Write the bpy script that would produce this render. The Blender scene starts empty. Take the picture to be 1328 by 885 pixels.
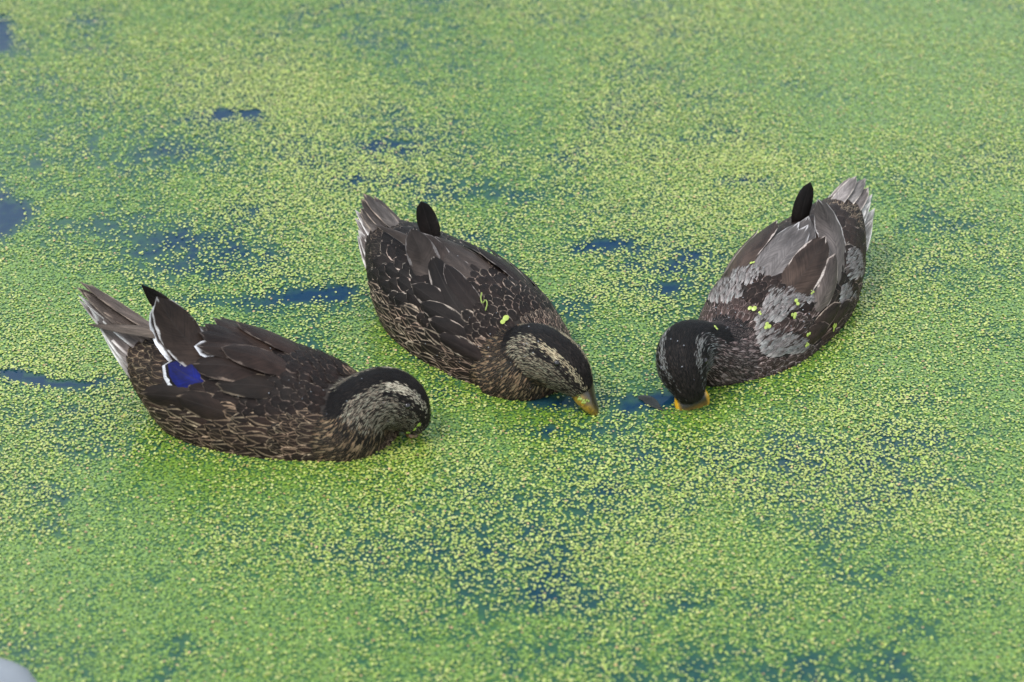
import bpy, bmesh, math, random
import numpy as np
from mathutils import Vector, Matrix
from mathutils.bvhtree import BVHTree

random.seed(7); RNG = np.random.default_rng(11)
R = math.radians
scene = bpy.context.scene
COL = scene.collection

# ------------------------------------------------------------------ camera
PITCH, DIST, FPX = R(33.0), 3.40, 3700.0           # the middle of the photograph meets the water at the origin
IW, IH = 1328.0, 885.0
CAM = Vector((0.0, -DIST * math.cos(PITCH), DIST * math.sin(PITCH)))
cd = bpy.data.cameras.new('camera'); cam = bpy.data.objects.new('camera', cd); COL.objects.link(cam)
cam.location = CAM; cam.rotation_euler = (math.pi / 2 - PITCH, 0, 0)
cd.sensor_width = 36.0; cd.lens = 36.0 * FPX / IW; cd.clip_end = 500.0; cd.clip_start = 0.05
cd.dof.use_dof = True; cd.dof.focus_distance = 3.37; cd.dof.aperture_fstop = 4.0
scene.camera = cam

# ------------------------------------------------------------------ sky, sun, exposure
SUN_EL, SUN_AZ = R(58), R(245)                     # azimuth clockwise from +y
world = bpy.data.worlds.new('World'); scene.world = world; world.use_nodes = True
nt = world.node_tree; nt.nodes.clear()
def N(nt, typ, **kw):
    n = nt.nodes.new(typ)
    for k, v in kw.items(): setattr(n, k, v)
    return n
out = N(nt, 'ShaderNodeOutputWorld'); bg = N(nt, 'ShaderNodeBackground')
sky = N(nt, 'ShaderNodeTexSky', sky_type='NISHITA'); sky.sun_disc = False
sky.sun_elevation = SUN_EL; sky.sun_rotation = SUN_AZ
sky.air_density = 1.0; sky.dust_density = 0.6; sky.ozone_density = 2.0
tc = N(nt, 'ShaderNodeTexCoord'); sep = N(nt, 'ShaderNodeSeparateXYZ')
nt.links.new(tc.outputs['Generated'], sep.inputs[0])
# broken cloud cover over the whole sky, laid out on a flat layer overhead
zc = N(nt, 'ShaderNodeMath', operation='MAXIMUM'); zc.inputs[1].default_value = 0.08
nt.links.new(sep.outputs[2], zc.inputs[0])
comb = N(nt, 'ShaderNodeCombineXYZ')
for i in (0, 1):
    d = N(nt, 'ShaderNodeMath', operation='DIVIDE')
    nt.links.new(sep.outputs[i], d.inputs[0]); nt.links.new(zc.outputs[0], d.inputs[1])
    nt.links.new(d.outputs[0], comb.inputs[i])
cloud_n = N(nt, 'ShaderNodeTexNoise'); cloud_n.inputs['Scale'].default_value = 0.9
cloud_n.inputs['Detail'].default_value = 6.0
mp = N(nt, 'ShaderNodeMapping'); mp.inputs['Location'].default_value = (3.1, 0.4, 0.0)
nt.links.new(comb.outputs[0], mp.inputs[0]); nt.links.new(mp.outputs[0], cloud_n.inputs['Vector'])
cr = N(nt, 'ShaderNodeMapRange', interpolation_type='SMOOTHSTEP')
cr.inputs['From Min'].default_value = 0.36; cr.inputs['From Max'].default_value = 0.62
nt.links.new(cloud_n.outputs['Fac'], cr.inputs['Value'])
mix = N(nt, 'ShaderNodeMix', data_type='RGBA')
nt.links.new(cr.outputs[0], mix.inputs[0]); nt.links.new(sky.outputs[0], mix.inputs[6])
mix.inputs[7].default_value = (9.0, 9.4, 9.8, 1)
nt.links.new(mix.outputs[2], bg.inputs['Color']); bg.inputs['Strength'].default_value = 0.12
nt.links.new(bg.outputs[0], out.inputs['Surface'])

sd = bpy.data.lights.new('sun', 'SUN'); sun = bpy.data.objects.new('sun', sd); COL.objects.link(sun)
sd.energy = 1.5; sd.angle = R(20); sd.color = (1.0, 0.96, 0.9)
sdir = Vector((math.sin(SUN_AZ) * math.cos(SUN_EL), math.cos(SUN_AZ) * math.cos(SUN_EL), math.sin(SUN_EL)))
sun.location = sdir * 20; sun.rotation_euler = (-sdir).to_track_quat('-Z', 'Y').to_euler()
vs = scene.view_settings; vs.view_transform = 'Standard'; vs.look = 'None'; vs.gamma = 1.0
vs.exposure = 0.9
scene.cycles.use_denoising = True

# ------------------------------------------------------------------ pixel helpers
_F = Vector((0, math.cos(PITCH), -math.sin(PITCH))); _U = Vector((0, math.sin(PITCH), math.cos(PITCH))); _X = Vector((1, 0, 0))
def ray(px, py):
    return (_F * FPX + _X * (px - IW / 2) + _U * (IH / 2 - py)).normalized()
def at_z(px, py, z=0.0):
    d = ray(px, py); return CAM + d * ((z - CAM.z) / d.z)
def on_plane(px, py, p0, n):
    d = ray(px, py); return CAM + d * ((p0 - CAM).dot(n) / d.dot(n))
def np_pixel(x, y, z=0.0):
    rx = x - CAM.x; ry = y - CAM.y; rz = z - CAM.z
    dep = ry * _F.y + rz * _F.z
    return IW / 2 + FPX * rx / dep, IH / 2 - FPX * (ry * _U.y + rz * _U.z) / dep

# ------------------------------------------------------------------ small toolkit
def mesh_obj(name, verts, faces, mat, parent=None, smooth=True, attrs=None):
    me = bpy.data.meshes.new(name)
    me.from_pydata([tuple(v) for v in verts], [], faces)
    if attrs:
        for k, (typ, arr) in attrs.items():
            a = me.attributes.new(k, typ, 'POINT')
            a.data.foreach_set('color' if typ == 'FLOAT_COLOR' else 'vector' if typ == 'FLOAT_VECTOR' else 'value',
                               np.asarray(arr, dtype=np.float32).ravel())
    if smooth: me.polygons.foreach_set('use_smooth', [True] * len(me.polygons))
    me.materials.append(mat)
    o = bpy.data.objects.new(name, me); COL.objects.link(o)
    if parent: o.parent = parent
    return o
def tag(o, label=None, cat=None, group=None, kind=None):
    if label: o['label'] = label
    if cat: o['category'] = cat
    if group: o['group'] = group
    if kind: o['kind'] = kind
    return o
def new_mat(name):
    m = bpy.data.materials.new(name); m.use_nodes = True
    return m, m.node_tree, m.node_tree.nodes['Principled BSDF']
def math_n(nt, op, a, b=None, c=None, clamp=False):
    n = N(nt, 'ShaderNodeMath', operation=op); n.use_clamp = clamp
    for i, v in enumerate((a, b, c)):
        if v is None: continue
        if isinstance(v, (int, float)): n.inputs[i].default_value = v
        else: nt.links.new(v, n.inputs[i])
    return n.outputs[0]
def sstep(nt, v, lo, hi, to0=0.0, to1=1.0):
    n = N(nt, 'ShaderNodeMapRange', interpolation_type='SMOOTHSTEP')
    for nm, x in (('Value', v), ('From Min', lo), ('From Max', hi), ('To Min', to0), ('To Max', to1)):
        if isinstance(x, (int, float)): n.inputs[nm].default_value = x
        else: nt.links.new(x, n.inputs[nm])
    return n.outputs[0]
def mixc(nt, f, a, b, mode='MIX'):
    n = N(nt, 'ShaderNodeMix', data_type='RGBA'); n.blend_type = mode
    for i, v in ((0, f), (6, a), (7, b)):
        if isinstance(v, (int, float)): n.inputs[i].default_value = v
        elif isinstance(v, tuple): n.inputs[i].default_value = v if len(v) == 4 else v + (1,)
        else: nt.links.new(v, n.inputs[i])
    return n.outputs[2]
def fbm(x, y, seed, octaves=4, gain=0.55):
    """value noise, about 0..1"""
    r = np.random.default_rng(seed); tot = np.zeros_like(x); amp = 1.0; s = 0.0
    for o in range(octaves):
        g = r.random((256, 256)); xi = np.floor(x).astype(int); yi = np.floor(y).astype(int)
        fx = x - xi; fy = y - yi; fx = fx * fx * (3 - 2 * fx); fy = fy * fy * (3 - 2 * fy)
        a = g[xi % 256, yi % 256]; b = g[(xi + 1) % 256, yi % 256]; c = g[xi % 256, (yi + 1) % 256]; d = g[(xi + 1) % 256, (yi + 1) % 256]
        tot += amp * ((a * (1 - fx) + b * fx) * (1 - fy) + (c * (1 - fx) + d * fx) * fy); s += amp
        amp *= gain; x = x * 2.03 + 17.3; y = y * 2.03 + 5.1
    return tot / s

# ------------------------------------------------------------------ materials
def feather_material():
    m, nt, p = new_mat('feather')
    cc = N(nt, 'ShaderNodeAttribute', attribute_name='cc'); ce = N(nt, 'ShaderNodeAttribute', attribute_name='ce')
    fu = N(nt, 'ShaderNodeAttribute', attribute_name='fuv'); sp = N(nt, 'ShaderNodeSeparateXYZ')
    nt.links.new(fu.outputs['Vector'], sp.inputs[0])
    u, v, r = sp.outputs
    au = math_n(nt, 'ABSOLUTE', u)
    cb = N(nt, 'ShaderNodeCombineXYZ')
    nt.links.new(math_n(nt, 'MULTIPLY', u, 2.2), cb.inputs[0]); nt.links.new(math_n(nt, 'MULTIPLY', v, 4.5), cb.inputs[1])
    nt.links.new(math_n(nt, 'MULTIPLY', r, 97.0), cb.inputs[2])
    nz = N(nt, 'ShaderNodeTexNoise'); nz.inputs['Scale'].default_value = 1.0; nz.inputs['Detail'].default_value = 4
    nt.links.new(cb.outputs[0], nz.inputs['Vector'])
    jit = math_n(nt, 'MULTIPLY', math_n(nt, 'SUBTRACT', nz.outputs['Fac'], 0.5), 0.75)
    # pale fringe along the sides and round the tip; its width is in the alpha of cc
    ed = math_n(nt, 'MAXIMUM', au, math_n(nt, 'POWER', v, 2.6))
    ed = math_n(nt, 'ADD', ed, jit)
    fw = cc.outputs['Alpha']
    lo = math_n(nt, 'SUBTRACT', 1.0, fw); hi = math_n(nt, 'SUBTRACT', 1.0, math_n(nt, 'MULTIPLY', fw, 0.05))
    fr = sstep(nt, ed, lo, hi)
    fr = math_n(nt, 'MULTIPLY', fr, sstep(nt, v, 0.25, 0.55))
    # inner chevron, strength in the alpha of ce
    ch = math_n(nt, 'ABSOLUTE', math_n(nt, 'SUBTRACT', math_n(nt, 'ADD', au, math_n(nt, 'MULTIPLY', v, 0.75)), 0.88))
    ch = math_n(nt, 'ADD', ch, math_n(nt, 'MULTIPLY', jit, 0.5))
    ch = math_n(nt, 'MULTIPLY', sstep(nt, ch, 0.17, 0.02), ce.outputs['Alpha'])
    msk = math_n(nt, 'MAXIMUM', fr, ch, clamp=True)
    col = mixc(nt, msk, cc.outputs['Color'], ce.outputs['Color'])
    # barbs
    bph = math_n(nt, 'MULTIPLY', math_n(nt, 'ADD', v, math_n(nt, 'MULTIPLY', au, -0.22)), 420.0)
    bph = math_n(nt, 'ADD', bph, math_n(nt, 'MULTIPLY', nz.outputs['Fac'], 14.0))
    barb = math_n(nt, 'SINE', bph)
    st = N(nt, 'ShaderNodeTexNoise'); st.inputs['Scale'].default_value = 1.0; st.inputs['Detail'].default_value = 3
    sc = N(nt, 'ShaderNodeCombineXYZ'); nt.links.new(math_n(nt, 'MULTIPLY', u, 1.1), sc.inputs[0])
    nt.links.new(math_n(nt, 'MULTIPLY', math_n(nt, 'ADD', v, math_n(nt, 'MULTIPLY', au, -0.22)), 55.0), sc.inputs[1]); nt.links.new(math_n(nt, 'MULTIPLY', r, 61.0), sc.inputs[2])
    nt.links.new(sc.outputs[0], st.inputs['Vector'])
    val = math_n(nt, 'MULTIPLY', math_n(nt, 'MULTIPLY_ADD', barb, 0.04, 1.0), math_n(nt, 'MULTIPLY_ADD', st.outputs['Fac'], 1.5, 0.2))
    val = math_n(nt, 'MULTIPLY', val, math_n(nt, 'MULTIPLY_ADD', nz.outputs['Fac'], 1.7, 0.05))
    val = math_n(nt, 'MULTIPLY', val, sstep(nt, v, 0.25, 0.9, 1.65, 0.8))  # paler base fading to a darker tip: feather sheen painted into the colour
    sh = sstep(nt, au, 0.05, 0.015)
    vv = N(nt, 'ShaderNodeCombineXYZ')
    for i in range(3): nt.links.new(val, vv.inputs[i])
    col = mixc(nt, 1.0, col, vv.outputs[0], 'MULTIPLY')
    col = mixc(nt, math_n(nt, 'MULTIPLY', sh, 0.35), col, (0.03, 0.025, 0.022))
    nt.links.new(col, p.inputs['Base Color'])
    bp = N(nt, 'ShaderNodeBump'); bp.inputs['Strength'].default_value = 0.35; bp.inputs['Distance'].default_value = 0.0004
    nt.links.new(math_n(nt, 'MULTIPLY_ADD', nz.outputs['Fac'], 3.0, math_n(nt, 'MULTIPLY', barb, 0.5)), bp.inputs['Height'])
    nt.links.new(bp.outputs[0], p.inputs['Normal'])
    nt.links.new(math_n(nt, 'MULTIPLY_ADD', st.outputs['Fac'], 0.35, 0.34), p.inputs['Roughness'])
    p.inputs['Specular IOR Level'].default_value = 0.13
    return m
M_FEATHER = feather_material()

def plain_mat(name, col, rough=0.5, spec=0.5, noise=0.25, scale=60.0, bump=0.0):
    m, nt, p = new_mat(name)
    t = N(nt, 'ShaderNodeTexCoord'); nz = N(nt, 'ShaderNodeTexNoise'); nz.inputs['Scale'].default_value = scale; nz.inputs['Detail'].default_value = 5
    nt.links.new(t.outputs['Object'], nz.inputs['Vector'])
    k = math_n(nt, 'MULTIPLY_ADD', nz.outputs['Fac'], 2 * noise, 1 - noise)
    vv = N(nt, 'ShaderNodeCombineXYZ')
    for i in range(3): nt.links.new(k, vv.inputs[i])
    nt.links.new(mixc(nt, 1.0, col, vv.outputs[0], 'MULTIPLY'), p.inputs['Base Color'])
    p.inputs['Roughness'].default_value = rough; p.inputs['Specular IOR Level'].default_value = spec
    if bump:
        b = N(nt, 'ShaderNodeBump'); b.inputs['Strength'].default_value = bump; b.inputs['Distance'].default_value = 0.002
        nt.links.new(nz.outputs['Fac'], b.inputs['Height']); nt.links.new(b.outputs[0], p.inputs['Normal'])
    return m
M_DOWN = plain_mat('down', (0.022, 0.017, 0.014), 0.7, 0.2, 0.4, 300)
M_EYE = plain_mat('eye', (0.006, 0.004, 0.003), 0.05, 0.6, 0.1)
M_BILL_DARK = plain_mat('bill_dark', (0.02, 0.018, 0.012), 0.35, 0.5, 0.3, 200)

# ------------------------------------------------------------------ ducks: bodies
# local frame: x towards the bill, y to the duck's left, z up, water at z = 0
BODY = [  # x, z top, z bottom, half width
    (-0.176, 0.093, 0.062, 0.018), (-0.160, 0.096, 0.036, 0.034), (-0.137, 0.098, 0.004, 0.050), (-0.10, 0.100, -0.030, 0.066),
    (-0.05, 0.099, -0.048, 0.0765), (0.0, 0.094, -0.055, 0.079), (0.045, 0.084, -0.055, 0.076),
    (0.08, 0.068, -0.050, 0.067), (0.112, 0.046, -0.042, 0.051), (0.135, 0.022, -0.032, 0.032), (0.146, 0.0, -0.022, 0.012)]

def loft(bm, rings):
    """rings: list of lists of points, all of equal length; closed at both ends"""
    prev = None; allr = []
    for r in rings: allr.append([bm.verts.new(p) for p in r])
    n = len(allr[0])
    for a, b in zip(allr, allr[1:]):
        for i in range(n): bm.faces.new((a[i], a[(i + 1) % n], b[(i + 1) % n], b[i]))
    bm.faces.new(allr[0][::-1]); bm.faces.new(allr[-1])

def smooth_line(pts, n):
    """Catmull-Rom through rows of numbers"""
    P = np.array(pts, float); P = np.vstack([2 * P[0] - P[1], P, 2 * P[-1] - P[-2]]); out_ = []
    m = len(P) - 3
    for t in np.linspace(0, m - 1e-9, n):
        i = int(t); f = t - i; a, b, c, d = P[i:i + 4]
        out_.append(0.5 * (2 * b + (c - a) * f + (2 * a - 5 * b + 4 * c - d) * f * f + (3 * b - a - 3 * c + d) * f ** 3))
    return np.array(out_)

class Duck: pass

def duck_frame(center_px, heading):
    c = at_z(*center_px)
    return Matrix.Translation(c) @ Matrix.Rotation(heading, 4, 'Z')

def make_body(name, center_px, heading, neck, body=BODY, up_hint=None):
    """neck: rows (px, py, z, half width, half height) from inside the breast to the face"""
    D = Duck(); D.M = duck_frame(center_px, heading); D.Mi = D.M.inverted()
    root = bpy.data.objects.new(name, None); COL.objects.link(root); root.matrix_world = D.M; D.root = root
    root.empty_display_size = 0.05
    bm = bmesh.new(); NS = 28
    st = smooth_line(body, 40); rings = []
    for x, zt, zb, hw in st:
        zm = zb + (zt - zb) * 0.42; ring = []
        for k in range(NS):
            a = 2 * math.pi * k / NS; c, s = math.cos(a), math.sin(a)
            e = 0.88
            yy = hw * math.copysign(abs(c) ** e, c)
            zz = zm + ((zt - zm) if s > 0 else (zm - zb)) * math.copysign(abs(s) ** (1.0 if s > 0 else e), s)
            ring.append((x, yy, zz))
        rings.append(ring)
    loft(bm, rings)
    pts = []
    for px, py, z, rw, rh in neck:
        l = D.Mi @ at_z(px, py, z); pts.append((l.x, l.y, l.z, rw, rh))
    ns = smooth_line(pts, 30); D.neck = ns
    rings = []; D.frames = []
    for i, row in enumerate(ns):
        p = Vector(row[:3]); t = Vector(ns[min(i + 1, len(ns) - 1)][:3]) - Vector(ns[max(i - 1, 0)][:3]); t.normalize()
        upv = Vector(up_hint) if up_hint else Vector((0.25, 0, 1))
        side = upv.cross(t).normalized(); u = t.cross(side).normalized()
        D.frames.append((p, t, side, u))
        rings.append([p + side * (row[3] * math.cos(a)) + u * (row[4] * math.sin(a)) for a in [2 * math.pi * k / 24 for k in range(24)]])
    # round off the face end
    loft(bm, rings)
    bmesh.ops.recalc_face_normals(bm, faces=bm.faces)
    me = bpy.data.meshes.new('body_raw'); bm.to_mesh(me); bm.free()
    o = bpy.data.objects.new('body_raw', me); COL.objects.link(o)
    rm = o.modifiers.new('r', 'REMESH'); rm.mode = 'VOXEL'; rm.voxel_size = 0.0035
    sm = o.modifiers.new('s', 'SMOOTH'); sm.factor = 0.5; sm.iterations = 10
    dg = bpy.context.evaluated_depsgraph_get(); dg.update()
    bmesh_ = bpy.data.meshes.new_from_object(o.evaluated_get(dg)); bpy.data.objects.remove(o)
    bmesh_.name = 'body'; bmesh_.polygons.foreach_set('use_smooth', [True] * len(bmesh_.polygons))
    bmesh_.materials.clear(); bmesh_.materials.append(M_DOWN)
    b = bpy.data.objects.new('body', bmesh_); COL.objects.link(b); b.parent = root; D.body = b
    nv = len(bmesh_.vertices); D.V = np.empty(nv * 3); bmesh_.vertices.foreach_get('co', D.V); D.V = D.V.reshape(-1, 3)
    D.polys = [tuple(p.vertices) for p in bmesh_.polygons]
    D.bvh = BVHTree.FromPolygons([tuple(v) for v in D.V], D.polys)
    return D

# duck with the blue wing patch (d1), duck with the yellow bill (d2), duck with the grey patches (d3)
D1 = make_body('duck', (358, 543), R(-13), [
    (402, 556, 0.005, 0.050, 0.045), (446, 558, 0.014, 0.045, 0.046), (470, 529, 0.043, 0.036, 0.040),
    (497, 516, 0.052, 0.034, 0.036), (520, 524, 0.043, 0.031, 0.033), (535, 542, 0.024, 0.022, 0.023), (541, 554, 0.010, 0.014, 0.013)],
    [(x, zt - max(0, .006 - abs(x + .02) * .03), zb, hw) for x, zt, zb, hw in BODY])
D2 = make_body('duck', (622, 441), R(-45), [
    (668, 482, 0.006, 0.054, 0.047), (682, 473, 0.026, 0.044, 0.044), (694, 460, 0.045, 0.034, 0.037),
    (714, 465, 0.052, 0.032, 0.033), (735, 480, 0.046, 0.028, 0.029), (749, 497, 0.034, 0.020, 0.021), (756, 507, 0.025, 0.014, 0.014)])
D3 = make_body('duck', (1004, 419), R(-124), [
    (958, 456, 0.004, 0.048, 0.044), (930, 462, 0.024, 0.036, 0.038), (905, 453, 0.045, 0.031, 0.034),
    (889, 456, 0.051, 0.032, 0.035), (886, 478, 0.042, 0.030, 0.033), (893, 503, 0.025, 0.021, 0.023), (898, 520, 0.010, 0.014, 0.013)],
    [(x, zt, zb, hw * .93) for x, zt, zb, hw in BODY])
#DUCKS_DETAIL
# ------------------------------------------------------------------ feathers
def prof(kind, v):
    if kind == 'body':
        a = min(1.0, 0.45 + 0.55 * (v / 0.45)) if v < 0.45 else 1.0
        b = 1.0 if v < 0.5 else math.sqrt(max(0.0, 1 - ((v - 0.5) / 0.5) ** 2))
        return a * b
    if kind == 'blade':
        a = min(1.0, 0.5 + 0.5 * (v / 0.4))
        b = 1.0 if v < 0.55 else max(0.0, 1 - ((v - 0.55) / 0.45) ** 2) ** 0.62
        return a * b
    if kind == 'point':
        a = min(1.0, 0.55 + 0.45 * (v / 0.3))
        b = 1.0 if v < 0.4 else max(0.0, 1 - ((v - 0.4) / 0.6) ** 1.7)
        return a * b
    return (1 - v) ** 0.5 * min(1.0, 0.3 + v * 4)
class Acc:
    def __init__(s): s.v = []; s.f = []; s.uv = []; s.cc = []; s.ce = []
    def add(s, o):
        k = len(s.v); s.v += o.v; s.f += [tuple(i + k for i in f) for f in o.f]; s.uv += o.uv; s.cc += o.cc; s.ce += o.ce
    def build(s, name, parent, mat=None):
        return mesh_obj(name, s.v, s.f, mat or M_FEATHER, parent, True,
                        {'fuv': ('FLOAT_VECTOR', s.uv), 'cc': ('FLOAT_COLOR', s.cc), 'ce': ('FLOAT_COLOR', s.ce)})
def grid_feather(P, cc, ce, nu, nv, rnd):
    A = Acc(); A.v = P
    for j in range(nv + 1):
        for i in range(nu + 1):
            A.uv.append((2.0 * i / nu - 1, j / nv, rnd)); A.cc.append(cc); A.ce.append(ce)
    w = nu + 1
    for j in range(nv):
        for i in range(nu): A.f.append((j * w + i, j * w + i + 1, (j + 1) * w + i + 1, (j + 1) * w + i))
    return A
def surf_feather(D, root, flow, L, W, lift0, lift1, cc, ce, kind='body', nu=4, nv=6, camber=0.10, stiff=0.35):
    """a feather that starts at a point of the body and lies along it"""
    p = root.copy(); d = flow.normalized(); P = []; rnd = random.random()
    for j in range(nv + 1):
        v = j / nv
        loc, n, _, _ = D.bvh.find_nearest(p)
        if loc is None: break
        base = loc.lerp(p, stiff) if (p - loc).dot(n) > 0 else loc
        s = n.cross(d)
        if s.length < 1e-6: s = n.orthogonal()
        s.normalize(); w = 0.5 * W * prof(kind, v); h = lift0 + (lift1 - lift0) * v ** 0.8
        for i in range(nu + 1):
            u = 2.0 * i / nu - 1; q = base + s * (u * w)
            if nu > 2 and abs(u) > 0.01:
                l2, n2, _, _ = D.bvh.find_nearest(q); q = q.lerp(l2, 0.75)
            P.append(q + n * (h - camber * W * u * u * 0.35))
        d = (d - n * d.dot(n) * (1 - stiff)).normalized()
        p = base + d * (L / nv)
    return grid_feather(P, cc, ce, nu, nv, rnd)
def line_feather(ctr, nrm, W, cc, ce, kind='blade', nu=6, nv=10, camber=0.12):
    """ctr, nrm: rows of points and normals; interpolated to a ribbon"""
    C = smooth_line([tuple(c) for c in ctr], nv + 1); Nn = smooth_line([tuple(n) for n in nrm], nv + 1); P = []
    for j in range(nv + 1):
        v = j / nv; c = Vector(C[j]); d = Vector(C[min(j + 1, nv)]) - Vector(C[max(j - 1, 0)]); d.normalize()
        n = Vector(Nn[j]); n = (n - d * n.dot(d)).normalized(); s = n.cross(d); w = 0.5 * W * prof(kind, v)
        for i in range(nu + 1):
            u = 2.0 * i / nu - 1
            P.append(c + s * (u * w) - n * (camber * W * u * u * prof(kind, v)))
    return grid_feather(P, cc, ce, nu, nv, random.random())
def c4(rgb, a): return (rgb[0], rgb[1], rgb[2], a)
def jc(rgb, k=0.2):
    f = 1 + (random.random() * 2 - 1) * k; g = 1 + (random.random() * 2 - 1) * k * 0.25
    return (rgb[0] * f, rgb[1] * f * g, rgb[2] * f * g)

def local_ray(D, px, py):
    d = ray(px, py); return D.Mi @ CAM, (D.Mi.to_3x3() @ d)
def px_point(D, q, off):
    """(px, py): on the body; (px, py, y): on the plane local y"""
    o, d = local_ray(D, q[0], q[1])
    if len(q) == 2:
        loc, n, _, _ = D.bvh.ray_cast(o, d)
        if loc is not None: return loc + n * off, n
        # just outside the outline: nearest place on the body along the ray
        best = None
        for t in np.linspace(3.0, 4.3, 260):
            l, nn, _, ds = D.bvh.find_nearest(o + d * t)
            if best is None or ds < best[0]: best = (ds, o + d * t, nn)
        return best[1], best[2]
    t = (q[2] - o.y) / d.y; p = o + d * t
    l, n, _, _ = D.bvh.find_nearest(p)
    return p, n
def px_feather(D, pts, wpx, lay, cc, ce, kind='blade', lift=0.0, nrm=None, **kw):
    C = []; NN = []
    for k, q in enumerate(pts):
        f = k / (len(pts) - 1); p, n = px_point(D, q, -.0025 + (lay * .62 + .0035) * f ** .6 + lift * f)
        C.append(p); NN.append(Vector(nrm).normalized() if (nrm is not None and len(q) == 3) else n)
    for k in range(1, len(NN)):                      # no sudden turns of the blade
        NN[k] = (NN[k] * 0.6 + NN[k - 1] * 0.4).normalized()
    return line_feather(C, NN, wpx * 0.000919, cc, ce, kind, **kw)
def mirrored(A):
    B = Acc(); B.v = [Vector((p.x, -p.y, p.z)) for p in A.v]; B.f = [f[::-1] for f in A.f]; B.uv = A.uv; B.cc = A.cc; B.ce = A.ce
    return B

def empty_part(name, parent):
    o = bpy.data.objects.new(name, None); COL.objects.link(o); o.parent = parent; o.empty_display_size = 0.02
    return o

def make_tail(D, tx, tz, ty, tdz, pal, n=13):
    t = empty_part('tail', D.root)
    order = sorted(range(n), key=lambda k: -abs(k - (n - 1) / 2))
    for q, k in enumerate(order):
        c = 2.0 * k / (n - 1) - 1; c += random.uniform(-.04, .04); ac = abs(c)
        r0 = Vector((-0.122 - .012 * ac, c * 0.040, 0.086 - 0.050 * ac ** 1.7))
        tip = Vector((tx + 0.022 * ac * ac + random.uniform(-.005, .005), c * ty, tz - tdz * ac ** 1.5))
        d = (tip - r0).normalized(); lat = Vector((.0, 1, -1.5 * c)).normalized()
        n_ = d.cross(lat).normalized()
        if n_.z < 0: n_ = -n_
        h = 0.0009 * q
        mid = r0.lerp(tip, .5) + n_ * (-.003 + h)
        white = ac > 0.42
        cc = c4(jc(pal['tail_w'] if white else pal['tail'], .25), 0.42 if white else 0.2)
        ce = c4(jc(pal['tail_edge'] if white else pal['tail_rim'], .12), 0.0)
        A = line_feather([r0 + n_ * h * .4, mid, tip + n_ * h], [n_, n_, n_], random.uniform(.0165, .02), cc, ce, 'blade' if not white else 'point', 6, 10, 0.06)
        A.build('tail_feather', t)
    return t

def flow_field(D, P):
    """for rows of surface points: spine kind (1 neck and head, 0 body), place along the neck, angle from the crown, flow"""
    ns = D.neck; rad = 0.5 * (ns[:, 3] + ns[:, 4])
    dn = np.linalg.norm(P[:, None, :] - ns[None, :, :3], axis=2) / rad[None]
    ii = dn.argmin(1); dmin = dn.min(1)
    B = smooth_line(BODY, 60)[::-1]; B = B[np.argsort(B[:, 0])]
    zt = np.interp(P[:, 0], B[:, 0], B[:, 1]); zb = np.interp(P[:, 0], B[:, 0], B[:, 2]); hw = np.interp(P[:, 0], B[:, 0], B[:, 3])
    zm = zb + .42 * (zt - zb)
    db = np.sqrt((P[:, 1] / hw) ** 2 + ((P[:, 2] - zm) / np.where(P[:, 2] > zm, zt - zm, zm - zb)) ** 2)
    db = np.where(P[:, 0] > .147, 9, db)
    isn = dmin < db
    T = np.array([tuple(f[1]) for f in D.frames]); Sd = np.array([tuple(f[2]) for f in D.frames]); Uu = np.array([tuple(f[3]) for f in D.frames])
    rel = P - ns[ii, :3]
    phi = np.degrees(np.arctan2((rel * Sd[ii]).sum(1), (rel * Uu[ii]).sum(1)))
    w = np.clip((db / np.maximum(dmin, .05) - .85) / .4, 0, 1)[:, None]
    fb = np.stack([-np.ones(len(P)), -P[:, 1] * 2.0, np.where(P[:, 2] < .05, .10, -.05)], 1)
    flow = -T[ii] * w + fb * (1 - w)
    return isn, ii / (len(ns) - 1.0), phi, flow

def sample_surface(D, n):
    tri = []
    for p in D.polys:
        tri.append((p[0], p[1], p[2]))
        if len(p) == 4: tri.append((p[0], p[2], p[3]))
    tri = np.array(tri); a, b, c = D.V[tri[:, 0]], D.V[tri[:, 1]], D.V[tri[:, 2]]
    nn = np.cross(b - a, c - a); ar = np.linalg.norm(nn, axis=1); nn /= np.maximum(ar, 1e-12)[:, None]
    k = RNG.choice(len(tri), n, p=ar / ar.sum()); r1 = np.sqrt(RNG.random(n)); r2 = RNG.random(n)
    P = (1 - r1)[:, None] * a[k] + (r1 * (1 - r2))[:, None] * b[k] + (r1 * r2)[:, None] * c[k]
    return P, nn[k]
def thin(P, rad):
    """dart throwing with a radius per point"""
    keep = []; cell = .005; grid = {}
    for i in range(len(P)):
        r = rad[i]
        if r <= 0: continue
        x, y, z = P[i]; cx, cy, cz = int(x // cell), int(y // cell), int(z // cell); ok = True; m = 3 if r > 2 * cell else 2 if r > cell else 1
        for ax in range(cx - m, cx + m + 1):
            for ay in range(cy - m, cy + m + 1):
                for az in range(cz - m, cz + m + 1):
                    for j in grid.get((ax, ay, az), ()):
                        q = P[j]
                        if (q[0] - x) ** 2 + (q[1] - y) ** 2 + (q[2] - z) ** 2 < r * r: ok = False; break
                    if not ok: break
                if not ok: break
            if not ok: break
        if ok: keep.append(i); grid.setdefault((cx, cy, cz), []).append(i)
    return keep

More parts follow.
